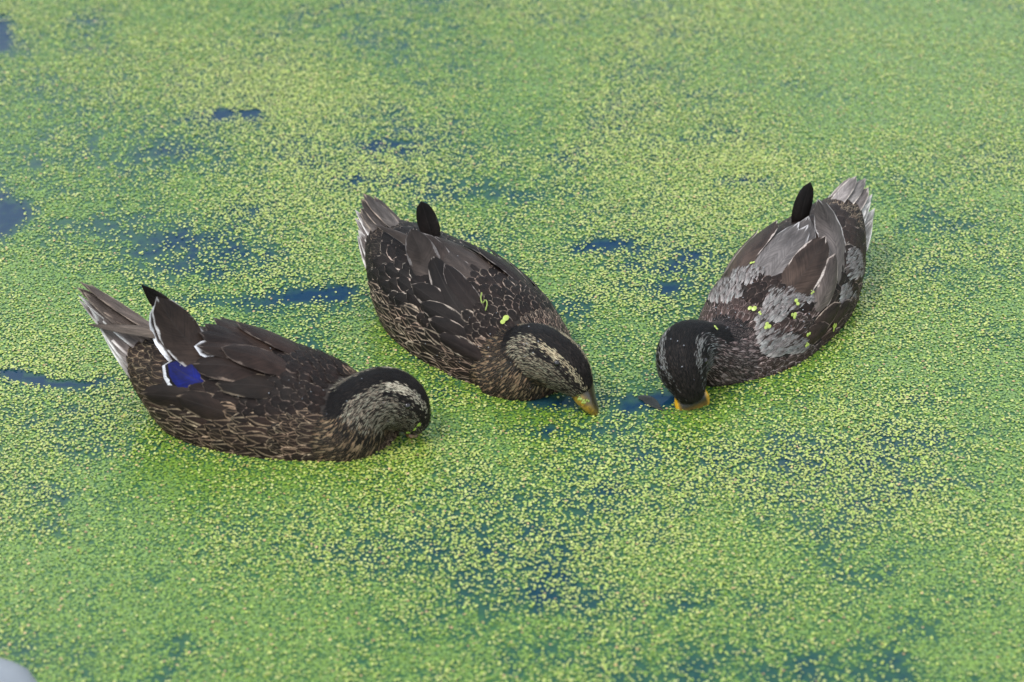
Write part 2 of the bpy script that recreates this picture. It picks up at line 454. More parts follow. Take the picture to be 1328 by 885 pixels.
def head_colour(D, hs, phi, pal):
    a = abs(phi) + random.uniform(-5, 5); r = random.random(); h = hs + random.uniform(-.02, .02)
    br = pal['brow']
    if h > .93 and a > 60: return pal['lore']
    if a < pal['cap']: return jc(pal['crown'], .5)
    if h > pal['cheek0']:
        if a < pal['cap'] + 15 and h > br[0] and h < br[1]: return jc(pal['buff'], .25) if r < .93 else pal['crown']
        if a < pal['cap'] + 32 and h > br[0] - .02: return jc(pal['crown'], .4) if r < .9 else jc(pal['cheek'], .4)
        if h > .76 and a < pal['cap'] + 46 and 'face' in pal: return jc(pal['crown'], .4) if r < .7 else jc(pal['cheek'], .4)
        if h < .6 and a > 112: return jc(pal['streak'], .5) if r < .7 else jc(pal['neck_edge'], .4)
        if a < 126: return jc(pal['cheek'], .45) if r < pal['mix'] else jc(pal['streak'], .4)
        return jc(pal['throat'], .25)
    return jc(pal.get('neck', pal['streak']), .5) if r < .7 else jc(pal['neck_edge'], .4)

def plumage(D, pal, big, patch=None):
    """big: list of wing feathers already placed. Returns nothing; builds body_feather parts and the fine plumage."""
    from mathutils.kdtree import KDTree
    pts = [p for A in big for p, uv in zip(A.v, A.uv) if uv[1] > .42 and abs(uv[0]) < .75]
    kd = KDTree(max(1, len(pts)))
    for i, p in enumerate(pts): kd.insert(p, i)
    kd.balance()
    P, Nn = sample_surface(D, 160000)
    vis = P[:, 2] > -.004; P, Nn = P[vis], Nn[vis]
    isn, hs, phi, flow = flow_field(D, P)
    W3 = np.array([list(r) for r in D.M.to_3x3()]); Wp = P @ W3.T + np.array(D.M.translation)
    px, py = np_pixel(Wp[:, 0], Wp[:, 1], Wp[:, 2])
    camv = np.array(CAM)[None] - Wp; facing = ((Nn @ W3.T) * camv).sum(1) / np.linalg.norm(camv, axis=1)
    n = len(P); L = np.zeros(n); W = np.zeros(n); reg = np.zeros(n, int)
    x, y, z = P.T; top = Nn[:, 2]
    def put(m, r, l, w): reg[m] = r; L[m] = l; W[m] = w
    put(~isn, 1, .034, .0185)                                        # flank
    put(~isn & (z > .052), 2, .036, .021)                            # back and wing cover
    put(~isn & (z > .045) & (x > -.015), 3, .024, .0165)             # mantle
    put(~isn & (x > .05), 3, .018, .0125)
    put(~isn & (x > .03) & (z < .05), 4, .021, .0125)                # breast side
    put(~isn & (x > .085), 4, .014, .0095)
    put(~isn & (x < -.112), 5, .017, .0105)                          # rump and tail coverts
    put(isn, 6, .0105, .0024)                                        # neck
    put(isn & (hs > .22), 7, .0062, .00125)                           # head
    put(isn & (hs > .6), 7, .0045, .0011)
    gp = np.zeros(n, bool)
    if patch is not None:
        gp = patch(px, py, P) & ~isn & (facing > -.2); put(gp, 8, .012, .0042)
    rad = np.where(reg == 7, .00125, np.where(reg == 8, .0022, np.where(reg == 6, .0022, W * .56)))
    keep = thin(P, rad)
    fine = Acc(); cand = []
    for i in keep:
        p = Vector(P[i]); r = reg[i]
        d = Vector(flow[i]) + Vector((random.gauss(0, .07), random.gauss(0, .07), random.gauss(0, .07)))
        nn = Vector(Nn[i]); d = d - nn * d.dot(nn)
        if d.length < 1e-4: continue
        sc = random.uniform(.85, 1.15); l, w = L[i] * sc, W[i] * random.uniform(.88, 1.12)
        if len(pts) and r not in (6, 7, 8):
            q = p + d.normalized() * (l * .6); _, _, ds = kd.find(q)
            if ds < .0070: continue
        if patch is not None and r in (1, 2, 3, 4):
            q = p + d.normalized() * (l * .85); wq = D.M @ q; qx, qy = np_pixel(np.array([wq.x]), np.array([wq.y]), np.array([wq.z]))
            if facing[i] > -.1 and patch(qx, qy, np.array([tuple(p)]))[0] and random.random() < .85: continue
        if r == 7:
            c = head_colour(D, hs[i], phi[i], pal); A = surf_feather(D, p, d, l, w, .0003, .0013, c4(c, .05), c4(c, 0), 'hair', 1, 2, 0, 0.1); fine.add(A); continue
        if r == 8:
            c = jc(pal['grey'], .3) if random.random() < .8 else jc((.05, .038, .034), .4); A = surf_feather(D, p, d, l, w, .0010, .0036, c4(c, .3), c4((c[0] * 1.3, c[1] * 1.3, c[2] * 1.3), 0), 'hair', 1, 3, 0, .2); fine.add(A); continue
        if r == 6:
            c = head_colour(D, hs[i], phi[i], pal); e = jc(pal['neck_edge'], .4)
            A = surf_feather(D, p, d, l, w, .0004, .0018, c4(c, pal['neck_fw'] * random.uniform(.5, 1.2)), c4(e, 0), 'body', 2, 4, .05); fine.add(A); continue
        k = {1: 'flank', 2: 'back', 3: 'mantle', 4: 'breast', 5: 'rump'}[r]
        c, e, fw, chv = pal[k]; fw *= random.choice((.5, .8, 1.0, 1.2))
        cc = c4(jc(c, .3), fw * random.uniform(.6, 1.3)); ce = c4(jc(e, .3), chv * (random.random() ** .5))
        A = surf_feather(D, p, d, l, w, .0005, .0032 if r < 4 else .0022, cc, ce, 'body', 4, 6, .10)
        if l >= .0145 and facing[i] > .05 and r <= 4: cand.append((l * w * facing[i], A))
        else: fine.add(A)
    cand.sort(key=lambda t: -t[0])
    for k, (s, A) in enumerate(cand):
        if k < 290: A.build('body_feather', D.root)
        else: fine.add(A)
    o = fine.build('plumage', D.root); o['kind'] = 'stuff'
    print('plumage', len(keep), len(cand), len(fine.f))

# ------------------------------------------------------------------ bill and eyes
def bill_material():
    m, nt, p = new_mat('bill')
    a = N(nt, 'ShaderNodeAttribute', attribute_name='col'); t = N(nt, 'ShaderNodeTexCoord')
    nz = N(nt, 'ShaderNodeTexNoise'); nz.inputs['Scale'].default_value = 180; nz.inputs['Detail'].default_value = 4
    nt.links.new(t.outputs['Object'], nz.inputs['Vector'])
    f = sstep(nt, nz.outputs['Fac'], .46, .62)
    nt.links.new(mixc(nt, math_n(nt, 'MULTIPLY', f, .6), a.outputs['Color'], (.05, .035, .01)), p.inputs['Base Color'])
    p.inputs['Roughness'].default_value = .28; p.inputs['Specular IOR Level'].default_value = .55
    return m
M_BILL = bill_material()
def make_bill(D, rows, side_col, ridge_col, tip_col, ridge_at=.72):
    """rows: px, py, z, half width, half height"""
    pts = []
    for px, py, z, rw, rh in rows:
        l = D.Mi @ at_z(px, py, z); pts.append((l.x, l.y, l.z, rw, rh))
    ns = smooth_line(pts, 16); V = []; C = []; F = []; K = 20
    for i, row in enumerate(ns):
        p = Vector(row[:3]); t = (Vector(ns[min(i + 1, 15)][:3]) - Vector(ns[max(i - 1, 0)][:3])).normalized()
        s = Vector((.25, 0, 1)).cross(t).normalized(); u = t.cross(s).normalized()
        for k in range(K):
            a = 2 * math.pi * k / K; ca, sa = math.cos(a), math.sin(a)
            V.append(p + s * (row[3] * math.copysign(abs(ca) ** .7, ca)) + u * (row[4] * math.copysign(abs(sa) ** 1.1, sa)))
            rid = max(0.0, min(1.0, (sa - ridge_at) * 5)); tp = max(0.0, (i - 10) / 5.0)
            c = [side_col[j] * (1 - rid) + ridge_col[j] * rid for j in range(3)]; c = [c[j] * (1 - tp) + tip_col[j] * tp for j in range(3)]
            C.append((*c, 1))
    for i in range(15):
        for k in range(K): F.append((i * K + k, i * K + (k + 1) % K, (i + 1) * K + (k + 1) % K, (i + 1) * K + k))
    F.append(tuple(range(K))[::-1]); F.append(tuple(range(15 * K, 16 * K)))
    b = mesh_obj('bill', V, F, M_BILL, D.root, True, {'col': ('FLOAT_COLOR', C)})
    # nostrils: small dark slits a third of the way down
    p = Vector(ns[6][:3]); t = (Vector(ns[7][:3]) - Vector(ns[5][:3])).normalized(); s = Vector((.25, 0, 1)).cross(t).normalized(); u = t.cross(s).normalized()
    for sg in (-1, 1):
        bm = bmesh.new(); bmesh.ops.create_uvsphere(bm, u_segments=10, v_segments=6, radius=1)
        me = bpy.data.meshes.new('nostril'); bm.to_mesh(me); bm.free(); me.materials.append(M_BILL_DARK)
        o = bpy.data.objects.new('nostril', me); COL.objects.link(o); o.parent = b
        c = p + s * (sg * ns[6][3] * .55) + u * (ns[6][4] * .74)
        o.matrix_local = Matrix.Translation(c) @ Matrix((t, s, u)).transposed().to_4x4() @ Matrix.Diagonal((.0034, .0013, .0013, 1))
    return b
def make_eye(D, px, py, both=True):
    o, d = local_ray(D, px, py); loc, n, _, _ = D.bvh.ray_cast(o, d)
    i = int(np.argmin(np.linalg.norm(D.neck[:, :3] - np.array(loc)[None], axis=1))); p, t, s, u = D.frames[i]
    rel = loc - p; a, b_, c = rel.dot(t), rel.dot(s), rel.dot(u)
    for sg in ((1, -1) if both else (1,)):
        l, nn, _, _ = D.bvh.find_nearest(p + t * a + s * (b_ * sg) + u * c)
        bm = bmesh.new(); bmesh.ops.create_uvsphere(bm, u_segments=14, v_segments=10, radius=.0042)
        me = bpy.data.meshes.new('eye'); bm.to_mesh(me); bm.free(); me.materials.append(M_EYE); me.polygons.foreach_set('use_smooth', [True] * len(me.polygons))
        e = bpy.data.objects.new('eye', me); COL.objects.link(e); e.parent = D.root; e.location = l - nn * .0018

def make_wings(D, items, names=('wing_feather',)):
    """items: (pts, width px, layer m, centre, edge, fringe, kind, mirror, normal)"""
    near = empty_part('wing', D.root); far = empty_part('wing', D.root); allA = []
    for it in items:
        pts, w, lay, c, e, fw, kind, mir = it[:8]; nrm = it[8] if len(it) > 8 else None
        A = px_feather(D, pts, w, lay, c4(jc(tuple(q * (.58 if max(c) < .06 else 1.15 if max(c) < .3 else 1) * t for q, t in zip(c, (1.15, 1.0, .9) if max(c) < .06 and c is not BLUE else (1, 1, 1))), .1), fw), c4(e, 0), kind, nrm=nrm)
        A.build('wing_feather', near if mir >= 0 else far); allA.append(A)
        if mir > 0:
            B = mirrored(A); B.build('wing_feather', far); allA.append(B)
    return allA

# ------------------------------------------------------------------ the three ducks
BK = (.012, .010, .0095)
PAL1 = dict(face=1, crown=(0.0049, 0.0045, 0.0045), cheek=(.20, .175, .13), streak=(0.0158, 0.0130, 0.0103), buff=(.46, .41, .31), throat=(.33, .28, .19), lore=(.02, .018, .015),
            neck_edge=(.16, .11, .065), neck_fw=.35, cap=22, brow=(.50, .74), mix=.66, cheek0=.27,
            flank=((0.0174, 0.0108, 0.0081), (0.300, 0.217, 0.143), 0.27, .75), back=((0.0127, 0.0078, 0.0063), (0.150, 0.112, 0.087), 0.14, .0), mantle=((0.0116, 0.0073, 0.0058), (0.112, 0.083, 0.065), 0.19, .0),
            breast=((0.0174, 0.0108, 0.0081), (0.315, 0.225, 0.150), 0.38, .5), rump=((0.0140, 0.0089, 0.0067), (0.225, 0.165, 0.105), 0.34, .35), grey=(.3, .3, .3),
            tail=(.075, .058, .048), tail_w=(.12, .10, .09), tail_edge=(.62, .58, .54), tail_rim=(.28, .22, .17))
PAL2 = dict(PAL1, crown=(0.0054, 0.0049, 0.0049), cheek=(.19, .165, .115), streak=(0.0135, 0.0117, 0.0095), buff=(.36, .30, .19),
            flank=((0.0116, 0.0078, 0.0063), (0.405, 0.307, 0.225), 0.27, .75), back=((0.0081, 0.0056, 0.0047), (0.300, 0.247, 0.203), 0.11, .0), mantle=((0.0105, 0.0069, 0.0055), (0.225, 0.173, 0.135), 0.22, .0),
            breast=((0.0127, 0.0084, 0.0067), (0.390, 0.285, 0.210), 0.35, .5), rump=((0.0081, 0.0058, 0.0049), (0.150, 0.120, 0.090), 0.27, .3), tail=(.055, .045, .04), brow=(.5, .97), cap=26, cheek0=.25)
PAL3 = dict(PAL1, crown=(0.0045, 0.0047, 0.0049), cheek=(.13, .13, .125), streak=(0.0099, 0.0099, 0.0099), buff=(.16, .16, .15), neck_edge=(.17, .13, .12), brow=(.5, .7), cap=34, mix=.5, cheek0=.36, neck=(.028, .021, .019),
            flank=((0.0203, 0.0127, 0.0103), (0.255, 0.188, 0.150), 0.22, .35), back=((0.0232, 0.0148, 0.0116), (0.180, 0.143, 0.120), 0.14, .0), mantle=((0.0150, 0.0094, 0.0076), (0.128, 0.093, 0.078), 0.19, .0),
            breast=((0.0348, 0.0221, 0.0187), (0.300, 0.232, 0.210), 0.34, .3), rump=((0.0140, 0.0094, 0.0076), (0.285, 0.217, 0.150), 0.30, .6), grey=(.185, .17, .16),
            tail=(.16, .14, .13), tail_w=(.26, .24, .22), tail_edge=(.70, .66, .61), tail_rim=(.42, .36, .31))

PAL2.pop('face'); PAL3.pop('face')
BLUE = (.003, .006, .075); WHITE = (.72, .72, .74); DK = (.022, .016, .014); BR = (.05, .037, .03); GY = (.10, .085, .078)
W1 = [  # wing of the duck with the blue patch
    ([(236, 440, -.010), (200, 431, -.018), (155, 426, -.026), (112, 421, -.026)], 15, .004, (.085, .068, .055), (.03, .025, .02), .2, 'point', 0, (0, -.6, .8)),
    ([(228, 416, .004), (206, 393, .006), (183, 369, .006)], 26, .004, BK, (.02, .018, .017), .1, 'point', 0, (-.3, -.8, .5)),
    ([(290, 505), (245, 490), (212, 476)], 44, .0045, WHITE, WHITE, .1, 'blade', 0),
    ([(290, 505), (250, 490), (216, 475)], 44, .0060, BK, BK, .1, 'blade', 0),
    ([(295, 507), (255, 493), (220, 474)], 40, .0076, BLUE, (.004, .008, .10), .3, 'blade', 0),
    ([(275, 492), (236, 464), (210, 431, -.018), (199, 397, -.012)], 30, .0085, (.05, .04, .036), WHITE, .45, 'blade', 0, (-.15, -.6, .75)),
    ([(322, 484), (264, 461), (231, 428, -.024), (203, 385, -.018)], 52, .0130, (.040, .031, .027), (.40, .38, .37), .09, 'blade', 0, (-.1, -.55, .8)),
    ([(335, 470), (295, 461), (254, 460)], 38, .0230, (.05, .038, .032), WHITE, .42, 'body', 0),
    ([(365, 467), (310, 452), (259, 446)], 38, .0250, (.020, .014, .012), (.06, .045, .036), .12, 'blade', 1),
    ([(360, 494), (305, 481), (253, 479)], 38, .0240, (.020, .014, .012), (.10, .072, .055), .10, 'blade', 1),
    ([(380, 462), (328, 445), (275, 430)], 34, .0250, (.036, .026, .022), (.12, .10, .085), .10, 'blade', 1),
    ([(392, 484), (340, 472), (288, 463)], 36, .0260, (.030, .021, .018), (.10, .075, .06), .10, 'blade', 1),
    ([(385, 508), (335, 502), (282, 500)], 32, .0145, (.017, .013, .011), (.13, .10, .07), .10, 'body', 1),
    ([(310, 532), (250, 517), (187, 508)], 40, .0090, (.022, .016, .013), (.09, .066, .045), .10, 'blade', 1),
    ([(330, 545), (280, 530), (232, 513)], 34, .0105, (.024, .017, .014), (.13, .095, .065), .12, 'body', 1),
]
W2 = [
    ([(570, 350), (530, 313, -.028), (484, 290, -.026)], 15, .003, (.042, .035, .031), (.10, .085, .075), .2, 'point', 0, (.25, -.45, .8)),
    ([(566, 325, .012), (556, 293, .010), (546, 261, .008)], 27, .004, BK, (.02, .018, .018), .1, 'blade', 0, (.5, -.6, .6)),
    ([(590, 400), (558, 352), (545, 325, -.034), (532, 297, -.030)], 40, .0140, (.038, .033, .031), (.10, .09, .085), .10, 'blade', 0),
    ([(605, 385), (572, 340), (548, 302, -.014)], 32, .0150, (.050, .043, .040), (.16, .145, .135), .10, 'blade', 0),
    ([(640, 385), (598, 350), (556, 318)], 30, .0120, (.055, .048, .045), (.20, .18, .17), .12, 'blade', 1),
    ([(622, 435), (588, 390), (560, 337)], 36, .0150, (.014, .0115, .0105), (.22, .19, .165), .10, 'blade', 1),
    ([(635, 420), (605, 385), (578, 350)], 28, .0160, (.018, .014, .013), (.20, .17, .15), .11, 'blade', 1),
    ([(605, 425), (572, 395), (540, 372)], 32, .0150, (.014, .0115, .0105), (.24, .20, .17), .11, 'body', 1),
    ([(615, 440), (585, 415), (552, 395)], 28, .0155, (.014, .0115, .0105), (.25, .21, .17), .12, 'body', 1),
    ([(622, 455), (592, 432), (562, 414)], 26, .0155, (.016, .013, .012), (.26, .21, .17), .12, 'body', 1),
    ([(630, 468), (602, 450), (574, 434)], 24, .0145, (.018, .014, .013), (.27, .22, .17), .13, 'body', 1),
]
W3 = [
    ([(1050, 342), (1080, 293, .016), (1113, 261, .008)], 16, .003, (.075, .064, .058), (.25, .22, .20), .2, 'point', 0, (.3, .45, .8)),
    ([(1035, 315, -.014), (1040, 275, -.012), (1051, 236, -.010)], 25, .004, BK, (.02, .02, .02), .1, 'blade', 0, (.5, .6, .6)),
    ([(1050, 420), (1078, 365), (1080, 320), (1074, 288, .020), (1060, 258, .004)], 46, .0160, (.075, .062, .056), (.40, .37, .35), .09, 'blade', 0, (.35, .55, .7)),
    ([(1010, 378), (1036, 332), (1049, 280, -.004)], 36, .0130, (.11, .098, .092), (.42, .40, .39), .12, 'blade', 0, (.35, .35, .85)),
    ([(980, 382), (1015, 342), (1047, 301)], 32, .0160, (.10, .09, .085), (.45, .43, .42), .16, 'blade', 1),
    ([(1000, 405), (1040, 357), (1065, 316)], 46, .0210, (.052, .039, .033), (.38, .32, .28), .08, 'blade', 1),
    ([(1048, 425), (1067, 378), (1075, 335)], 32, .0190, (.07, .055, .048), (.34, .28, .24), .08, 'blade', 1),
    ([(1045, 445), (1065, 420), (1084, 392)], 28, .0100, (.045, .034, .029), (.25, .19, .15), .1, 'body', 1),
    ([(1065, 440), (1082, 415), (1098, 388)], 24, .0090, (.040, .030, .026), (.30, .24, .20), .12, 'body', 1),
    ([(1030, 455), (1050, 437), (1070, 420)], 26, .0090, (.042, .031, .026), (.22, .16, .13), .1, 'body', 1),
]
def grey1(px, py, P):
    m = np.zeros(len(px), bool)
    nz = fbm(P[:, 0] * 60 + 7, P[:, 1] * 60 + 9 + P[:, 2] * 40, 5, 3) * 16 - 8
    for cx, cy, rx, ry in ((940, 385, 22, 14), (965, 360, 20, 10), (1025, 388, 34, 12), (1002, 402, 12, 20), (1010, 450, 30, 13), (985, 430, 10, 18), (1103, 345, 9, 20), (1094, 385, 6, 14)):
        m |= ((px - cx + nz) / rx) ** 2 + ((py - cy + nz) / ry) ** 2 < 1
    return m

def finish(D, pal, wings, tail, bill, eye, label, patch=None):
    big = make_wings(D, wings); make_tail(D, *tail, pal)
    plumage(D, pal, big, patch)
    D.bill = make_bill(D, *bill); make_eye(D, *eye)
    tag(D.root, label, 'duck', 'ducks feeding in the duckweed')
YB = (.26, .16, .014)
finish(D1, PAL1, W1, (-.228, .143, .018, .014), ([(533, 543, .016, .011, .010), (537, 553, .005, .015, .009), (541, 562, -.003, .017, .007), (546, 571, -.013, .016, .004)], (.22, .10, .025), (.03, .025, .02), (.25, .11, .03)), (529, 527),
       'brown duck with a blue and white wing patch, bill dipped in the duckweed')
finish(D2, PAL2, W2, (-.200, .110, .030, .030), ([(748, 496, .034, .014, .013), (757, 507, .022, .022, .012), (763, 516, .011, .025, .009), (769, 527, -.004, .022, .005)], YB, (.035, .03, .02), (.03, .025, .02), .45), (722, 471),
       'dark duck with pale scaly feather edges, buff eyebrow and mottled yellow bill')
finish(D3, PAL3, W3, (-.200, .100, .036, .028), ([(892, 500, .024, .015, .013), (895, 511, .013, .019, .012), (898, 522, .004, .021, .010), (902, 535, -.008, .019, .005)], (.55, .30, .012), (.02, .018, .015), (.4, .22, .02), .55), (857, 478),
       'duck with ragged grey patches on its brown back and an orange bill', grey1)

# ------------------------------------------------------------------ water and duckweed
def blobs(px, py, lst):
    t = np.zeros_like(px)
    for cx, cy, rx, ry, a in lst:
        t += a * np.exp(-(((px - cx) / rx) ** 2 + ((py - cy) / ry) ** 2))
    return t
OPEN = [(450, 180, 420, 150, .10), (380, 300, 120, 60, .2), (250, 330, 100, 40, .2), (420, 210, 90, 40, .2), (150, 220, 100, 60, .15), (560, 200, 100, 60, .2), (700, 300, 100, 40, .2), (800, 240, 100, 60, .15), (700, 740, 240, 80, .25), (80, 540, 70, 30, .2), (8, 275, 26, 20, 1.3), (0, 300, 20, 12, .8), (0, 40, 18, 26, 1.1), (115, 28, 22, 6, .7), (50, 215, 14, 6, .5), (45, 492, 22, 7, 1.7), (90, 499, 40, 7, 1.5), (12, 485, 18, 6, 1.3), (140, 494, 14, 6, .9),
        (400, 383, 60, 10, .9), (330, 395, 60, 10, .7), (450, 375, 26, 8, .7), (245, 390, 30, 8, .5), (280, 152, 45, 10, .45), (330, 150, 20, 8, .5),
        (520, 165, 50, 22, .45), (470, 130, 40, 20, .3), (490, 190, 60, 10, .4), (560, 255, 60, 14, .35), (640, 250, 60, 12, .35), (490, 235, 40, 7, .5), (610, 305, 40, 8, .35),
        (760, 200, 70, 12, .35), (790, 320, 45, 10, .85), (745, 325, 14, 12, .6), (820, 345, 50, 10, .6), (865, 372, 40, 9, .9), (885, 350, 30, 12, .6), (745, 400, 26, 14, .8), (900, 330, 40, 12, .5),
        (955, 235, 34, 8, .8), (900, 180, 30, 5, .5), (1040, 200, 50, 8, .35), (1110, 235, 60, 6, .3), (835, 520, 26, 6, 1.0), (862, 516, 16, 8, 1.0), (825, 530, 30, 10, .6),
        (725, 523, 40, 9, .9), (660, 560, 50, 7, .45), (760, 560, 60, 12, .35), (800, 600, 80, 26, .3), (700, 640, 90, 26, .25), (800, 680, 120, 40, .3),
        (860, 760, 110, 40, .22), (720, 770, 110, 40, .2), (480, 720, 80, 26, .25), (1010, 600, 90, 24, .3), (1200, 580, 120, 22, .3), (1250, 620, 90, 16, .35), (1060, 680, 60, 30, .2),
        (1290, 560, 60, 10, .3), (1200, 350, 20, 5, .5), (60, 590, 80, 16, .15), (620, 380, 30, 10, .3), (1050, 565, 90, 14, .2)]
DENSE = [(150, 780, 220, 110, .5), (1230, 800, 150, 80, .4), (1010, 820, 100, 40, .25), (350, 610, 240, 30, .45), (180, 560, 60, 40, .4), (620, 545, 60, 16, .3), (950, 550, 90, 30, .45), (1160, 420, 80, 50, .5), (820, 420, 50, 26, .3), (850, 470, 50, 20, .3),
         (560, 560, 50, 26, .4), (1180, 120, 160, 120, .35), (230, 60, 120, 50, .3), (600, 60, 200, 60, .2), (60, 390, 100, 40, .3), (90, 440, 80, 30, .3), (470, 440, 50, 60, .5), (1050, 500, 100, 20, .3)]
YELL = [(330, 120, 130, 30, .8), (420, 150, 90, 30, .5), (300, 270, 180, 40, .4), (450, 250, 120, 60, .4), (650, 210, 200, 20, .35), (960, 210, 90, 18, .7), (860, 260, 120, 30, .5), (800, 390, 80, 26, .4), (1000, 200, 120, 60, .25), (620, 330, 120, 30, .4), (830, 290, 120, 20, .4), (60, 200, 90, 40, -.3), (240, 60, 60, 14, .3),
        (120, 790, 260, 110, -.6), (1200, 820, 200, 90, -.6), (700, 850, 400, 50, -.4), (1150, 120, 160, 120, -.3), (100, 330, 130, 80, -.35), (600, 60, 200, 50, -.3), (170, 180, 100, 60, -.5), (80, 560, 90, 40, -.2), (250, 660, 200, 40, -.2), (1000, 600, 300, 60, .3), (700, 620, 200, 80, .3), (1130, 400, 70, 60, .5), (1200, 330, 120, 80, .2), (500, 590, 160, 24, .3)]
def weed_fields(x, y):
    px, py = np_pixel(x, y)
    n1 = fbm(x * 5 + 40, y * 5 + 40, 1, 4); n2 = fbm(x * 26 + 80, y * 26 + 80, 2, 3); n3 = fbm(x * 7 + 9, y * 7 + 33, 3, 4)
    n4 = fbm(x * 95 + 20, y * 95 + 60, 8, 2)
    op = blobs(px, py, OPEN) * 1.15 - blobs(px, py, DENSE) + (n1 - .5) * 1.5 + (n2 - .5) * .9 + (n4 - .5) * .9
    ye = blobs(px, py, YELL) + (n3 - .5) * 1.6 + (n2 - .5) * .5
    return px, py, op, ye

def water_material():
    m, nt, p = new_mat('pond_water')
    al = N(nt, 'ShaderNodeAttribute', attribute_name='algae'); g = N(nt, 'ShaderNodeNewGeometry')
    nz = N(nt, 'ShaderNodeTexNoise'); nz.inputs['Scale'].default_value = 90; nz.inputs['Detail'].default_value = 4
    nt.links.new(g.outputs['Position'], nz.inputs['Vector'])
    f = math_n(nt, 'ADD', al.outputs['Fac'], math_n(nt, 'MULTIPLY', math_n(nt, 'SUBTRACT', nz.outputs['Fac'], .5), .8), clamp=True)
    nt.links.new(mixc(nt, f, (0.005, 0.028, 0.058), (0.045, 0.115, 0.040)), p.inputs['Base Color'])
    p.inputs['Roughness'].default_value = 0.04; p.inputs['IOR'].default_value = 1.33
    n2 = N(nt, 'ShaderNodeTexNoise'); n2.inputs['Scale'].default_value = 22; n2.inputs['Detail'].default_value = 2
    nt.links.new(g.outputs['Position'], n2.inputs['Vector'])
    b = N(nt, 'ShaderNodeBump'); b.inputs['Strength'].default_value = .25; b.inputs['Distance'].default_value = .002
    nt.links.new(n2.outputs['Fac'], b.inputs['Height']); nt.links.new(b.outputs[0], p.inputs['Normal'])
    return m
def build_water():
    xs = np.concatenate([[-40, -12, -4, -2], np.linspace(-1.2, 1.2, 181), [2, 4, 12, 40]])
    ys = np.concatenate([[-40, -12, -4, -2], np.linspace(-1.0, 1.4, 181), [2, 4, 12, 40]])
    X, Y = np.meshgrid(xs, ys); nx, ny = len(xs), len(ys)
    _, _, op, ye = weed_fields(X.ravel(), Y.ravel())
    alg = np.clip(.86 - np.clip(op, -.2, .55) * .75 - np.clip((op - .60) / .5, 0, 1) * .6, 0, 1)
    V = np.stack([X.ravel(), Y.ravel(), np.zeros(X.size)], 1)
    idx = np.arange(nx * ny).reshape(ny, nx)
    F = np.stack([idx[:-1, :-1], idx[:-1, 1:], idx[1:, 1:], idx[1:, :-1]], -1).reshape(-1, 4)
    o = mesh_obj('water', V, F.tolist(), water_material(), smooth=False, attrs={'algae': ('FLOAT', alg)})
    o['kind'] = 'structure'
build_water()

def duckweed_material():
    m, nt, p = new_mat('duckweed')
    a = N(nt, 'ShaderNodeAttribute', attribute_name='col')
    nt.links.new(a.outputs['Color'], p.inputs['Base Color'])
    nt.links.new(a.outputs['Alpha'], p.inputs['Roughness'])
    p.inputs['Specular IOR Level'].default_value = 0.85
    return m
M_WEED = duckweed_material()
def build_fronds(x, y, z, size, tilt, col, name):
    n = len(x); K = 6
    ang = np.arange(K) * 2 * np.pi / K
    rot = RNG.random(n) * 2 * np.pi; asp = .7 + .25 * RNG.random(n)
    ex = np.cos(ang)[None] * size[:, None]; ey = np.sin(ang)[None] * (size * asp)[:, None]
    lx = ex * np.cos(rot)[:, None] - ey * np.sin(rot)[:, None]; ly = ex * np.sin(rot)[:, None] + ey * np.cos(rot)[:, None]
    ta = RNG.random(n) * 2 * np.pi
    lz = (lx * np.cos(ta)[:, None] + ly * np.sin(ta)[:, None]) * np.tan(tilt)[:, None]
    V = np.stack([x[:, None] + lx, y[:, None] + ly, np.maximum(z[:, None] + lz, .0002)], -1).reshape(-1, 3)
    me = bpy.data.meshes.new(name)
    me.vertices.add(n * K); me.vertices.foreach_set('co', V.astype(np.float32).ravel())
    me.loops.add(n * K); me.loops.foreach_set('vertex_index', np.arange(n * K, dtype=np.int32))
    me.polygons.add(n); me.polygons.foreach_set('loop_start', np.arange(0, n * K, K, dtype=np.int32))
    try: me.polygons.foreach_set('loop_total', np.full(n, K, dtype=np.int32))
    except Exception: pass
    at = me.attributes.new('col', 'FLOAT_COLOR', 'FACE'); at.data.foreach_set('color', col.astype(np.float32).ravel())
    me.update(calc_edges=True); me.materials.append(M_WEED)
    o = bpy.data.objects.new(name, me); COL.objects.link(o)
    return o
